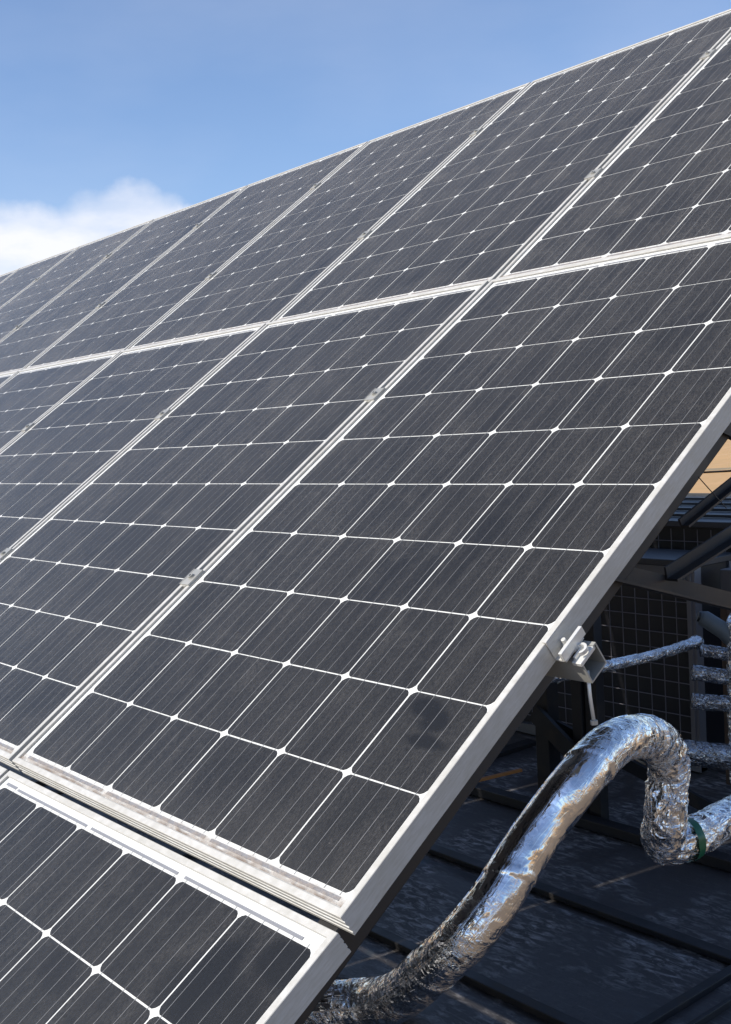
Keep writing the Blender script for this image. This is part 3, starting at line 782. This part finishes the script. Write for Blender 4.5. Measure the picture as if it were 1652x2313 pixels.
# ================================================================== AIR-CONDITIONING CABINETS BEHIND
def ac_unit(x0, x1, y0, y1, z0, z1, label, wire_x, wire_z, band_z=None, px=.046):
    e = empty('air_conditioning_unit', label, 'air conditioner', ((x0 + x1) / 2, (y0 + y1) / 2, z0))
    e2 = Vector(e.location)
    def put(b, name, mat, bev=0):
        b.v = [v - e2 for v in b.v]; return b.build(name, mat, e, bevel=bev)
    b = MB(); b.box(x0 + .01, x1 - .01, y0 + .045, y1 - .01, z0 + .04, z1 - .02); put(b, 'coil', M['fins'])
    b = MB(); b.box(x0 - .01, x1 + .01, y0 - .01, y1 + .01, z1 - .018, z1 + .012); put(b, 'top_cover', M['cab'], .004)
    for xx in (x0, x1 - px):
        for yy in (y0, y1 - .05):
            b = MB(); b.box(xx, xx + px, yy, yy + .05, z0, z1 - .018)
            b.box(xx + px * .38, xx + px * .62, yy - .004, yy, z0 + .02, z1 - .04); put(b, 'corner_post', M['postgrey'], .002)
    b = MB(); b.box(x0, x1, y0 + .002, y0 + .05, z0, z0 + .05); put(b, 'base_rail', M['cabgrey'])
    if band_z:
        b = MB(); b.box(x0 + px, x1 - px, y0 - .006, y0 + .048, band_z[0], band_z[1]); put(b, 'cross_panel', M['cabgrey'], .002)
    wt = (band_z[0] if band_z else z1 - .03)
    x = x1 - px - wire_x * .93
    while x > x0 + px:
        b = MB(); b.tube([(x, y0 + .020, z0 + .05), (x, y0 + .020, z1 - .03)], .0021, 6, False); put(b, 'guard_wire', M['wire']); x -= wire_x
    z = z0 + .05 + wire_z * .6
    while z < z1 - .03:
        if not band_z or not (band_z[0] - .005 < z < band_z[1] + .005):
            b = MB(); b.tube([(x0 + px, y0 + .016, z), (x1 - px, y0 + .016, z)], .0021, 6, False); put(b, 'guard_wire', M['wire'])
        z += wire_z
    return e
ac_unit(-2.9, -.875, 3.40, 3.72, .02, .955, 'dark air-conditioning unit with a square wire grille over its coil and a grey corner post', .0745, .0735, (.872, .940))
ac_unit(-3.2, -.80, 3.80, 5.35, .02, 1.085, 'larger dark air-conditioning unit whose flat top shows behind the wire-grilled unit', .0745, .0735)
u2 = [o for o in COL.objects if o.name.startswith('air_conditioning_unit')][-1]
b = MB()
for i in range(5):
    y = -.62 + .31 * i; b.box(-1.15, 1.15, y, y + .02, 1.08, 1.094)
b.build('top_rib', M['cab'], u2); 
# plain cabinet form added as dark backing for the recess right of the grille
e = empty('dark_backing_cabinet', 'near-black cabinet form added as dark backing behind the foil branch pipes, right of the grille', 'cabinet', (-.2, 3.9, 0))
b = MB(); b.box(-.60, 1.2, -.05, .6, .02, .80); b.build('body', M['steel'], e, bevel=.004)
b = MB(); b.box(-.45, .35, -.056, -.05, .10, .74); b.build('door', M['steel'], e, bevel=.002)
b = MB(); b.box(.30, .315, -.075, -.056, .38, .48); b.build('handle', M['mill'], e)
e = empty('ventilation_duct', 'flat grey sheet metal duct passing behind the black braces at the right picture edge', 'duct', (0, 3.5, .80))
b = MB(); b.box(-.80, 1.2, -.02, .16, 0, .125); b.build('duct_wall', M['cabgrey'], e, bevel=.004)
b = MB(); b.box(-.44, -.42, -.028, .17, -.006, .131); b.box(.3, .32, -.028, .17, -.006, .131); b.build('flange', M['cabgrey'], e)
b = MB(); b.box(-.655, -.40, -.03, .02, -.16, -.002); b.build('outlet', M['cabgrey'], e, bevel=.003)
b = MB(); b.box(-.725, -.69, 3.36, 3.40, 0, .80); o = b.build('rusty_post', M['rust']); tag(o, 'brown rusty steel post standing under the grey duct by the right picture edge', 'post')

# ------------------------------------------------------------------ small things on the roof
b = MB(); b.bar((-1.285, 2.30, .150), (-1.225, 2.62, .150), .018, .012); o = b.build('wooden_batten', M['orange'], bevel=.002)
tag(o, 'thin orange-brown batten lying on the floor beams in the shade under the array', 'batten')
def cable(pts, r, label, mat='cable'):
    b = MB(); b.tube([p for p, _ in catmull(pts, .03)], r, 8); o = b.build('cable', M[mat], None, True); tag(o, label, 'cable', None); return o
cable([tuple(CAM + (Vector(q) - CAM) * .68) for q in ((.16, 1.52, .79), (.20, 1.50, .75), (.23, 1.545, .71))], .0016, 'short loose wire end sticking out of the inner bend of the foil arch', 'galv')
cable([(-1.4, 3.0, .4), (-1.1, 2.95, .55), (-.93, 2.9, .56)], .003, 'thin pale cable looping between the posts under the array', 'galv')
cable([(.90, .835, 1.5045), (.90, .8608, 1.4849), (.90, .915, 1.4445)], .0009, 'thin dark wire strung across the gap above the braces', 'cable')
SC.render.engine = 'CYCLES'
SC.cycles.transparent_max_bounces = 12
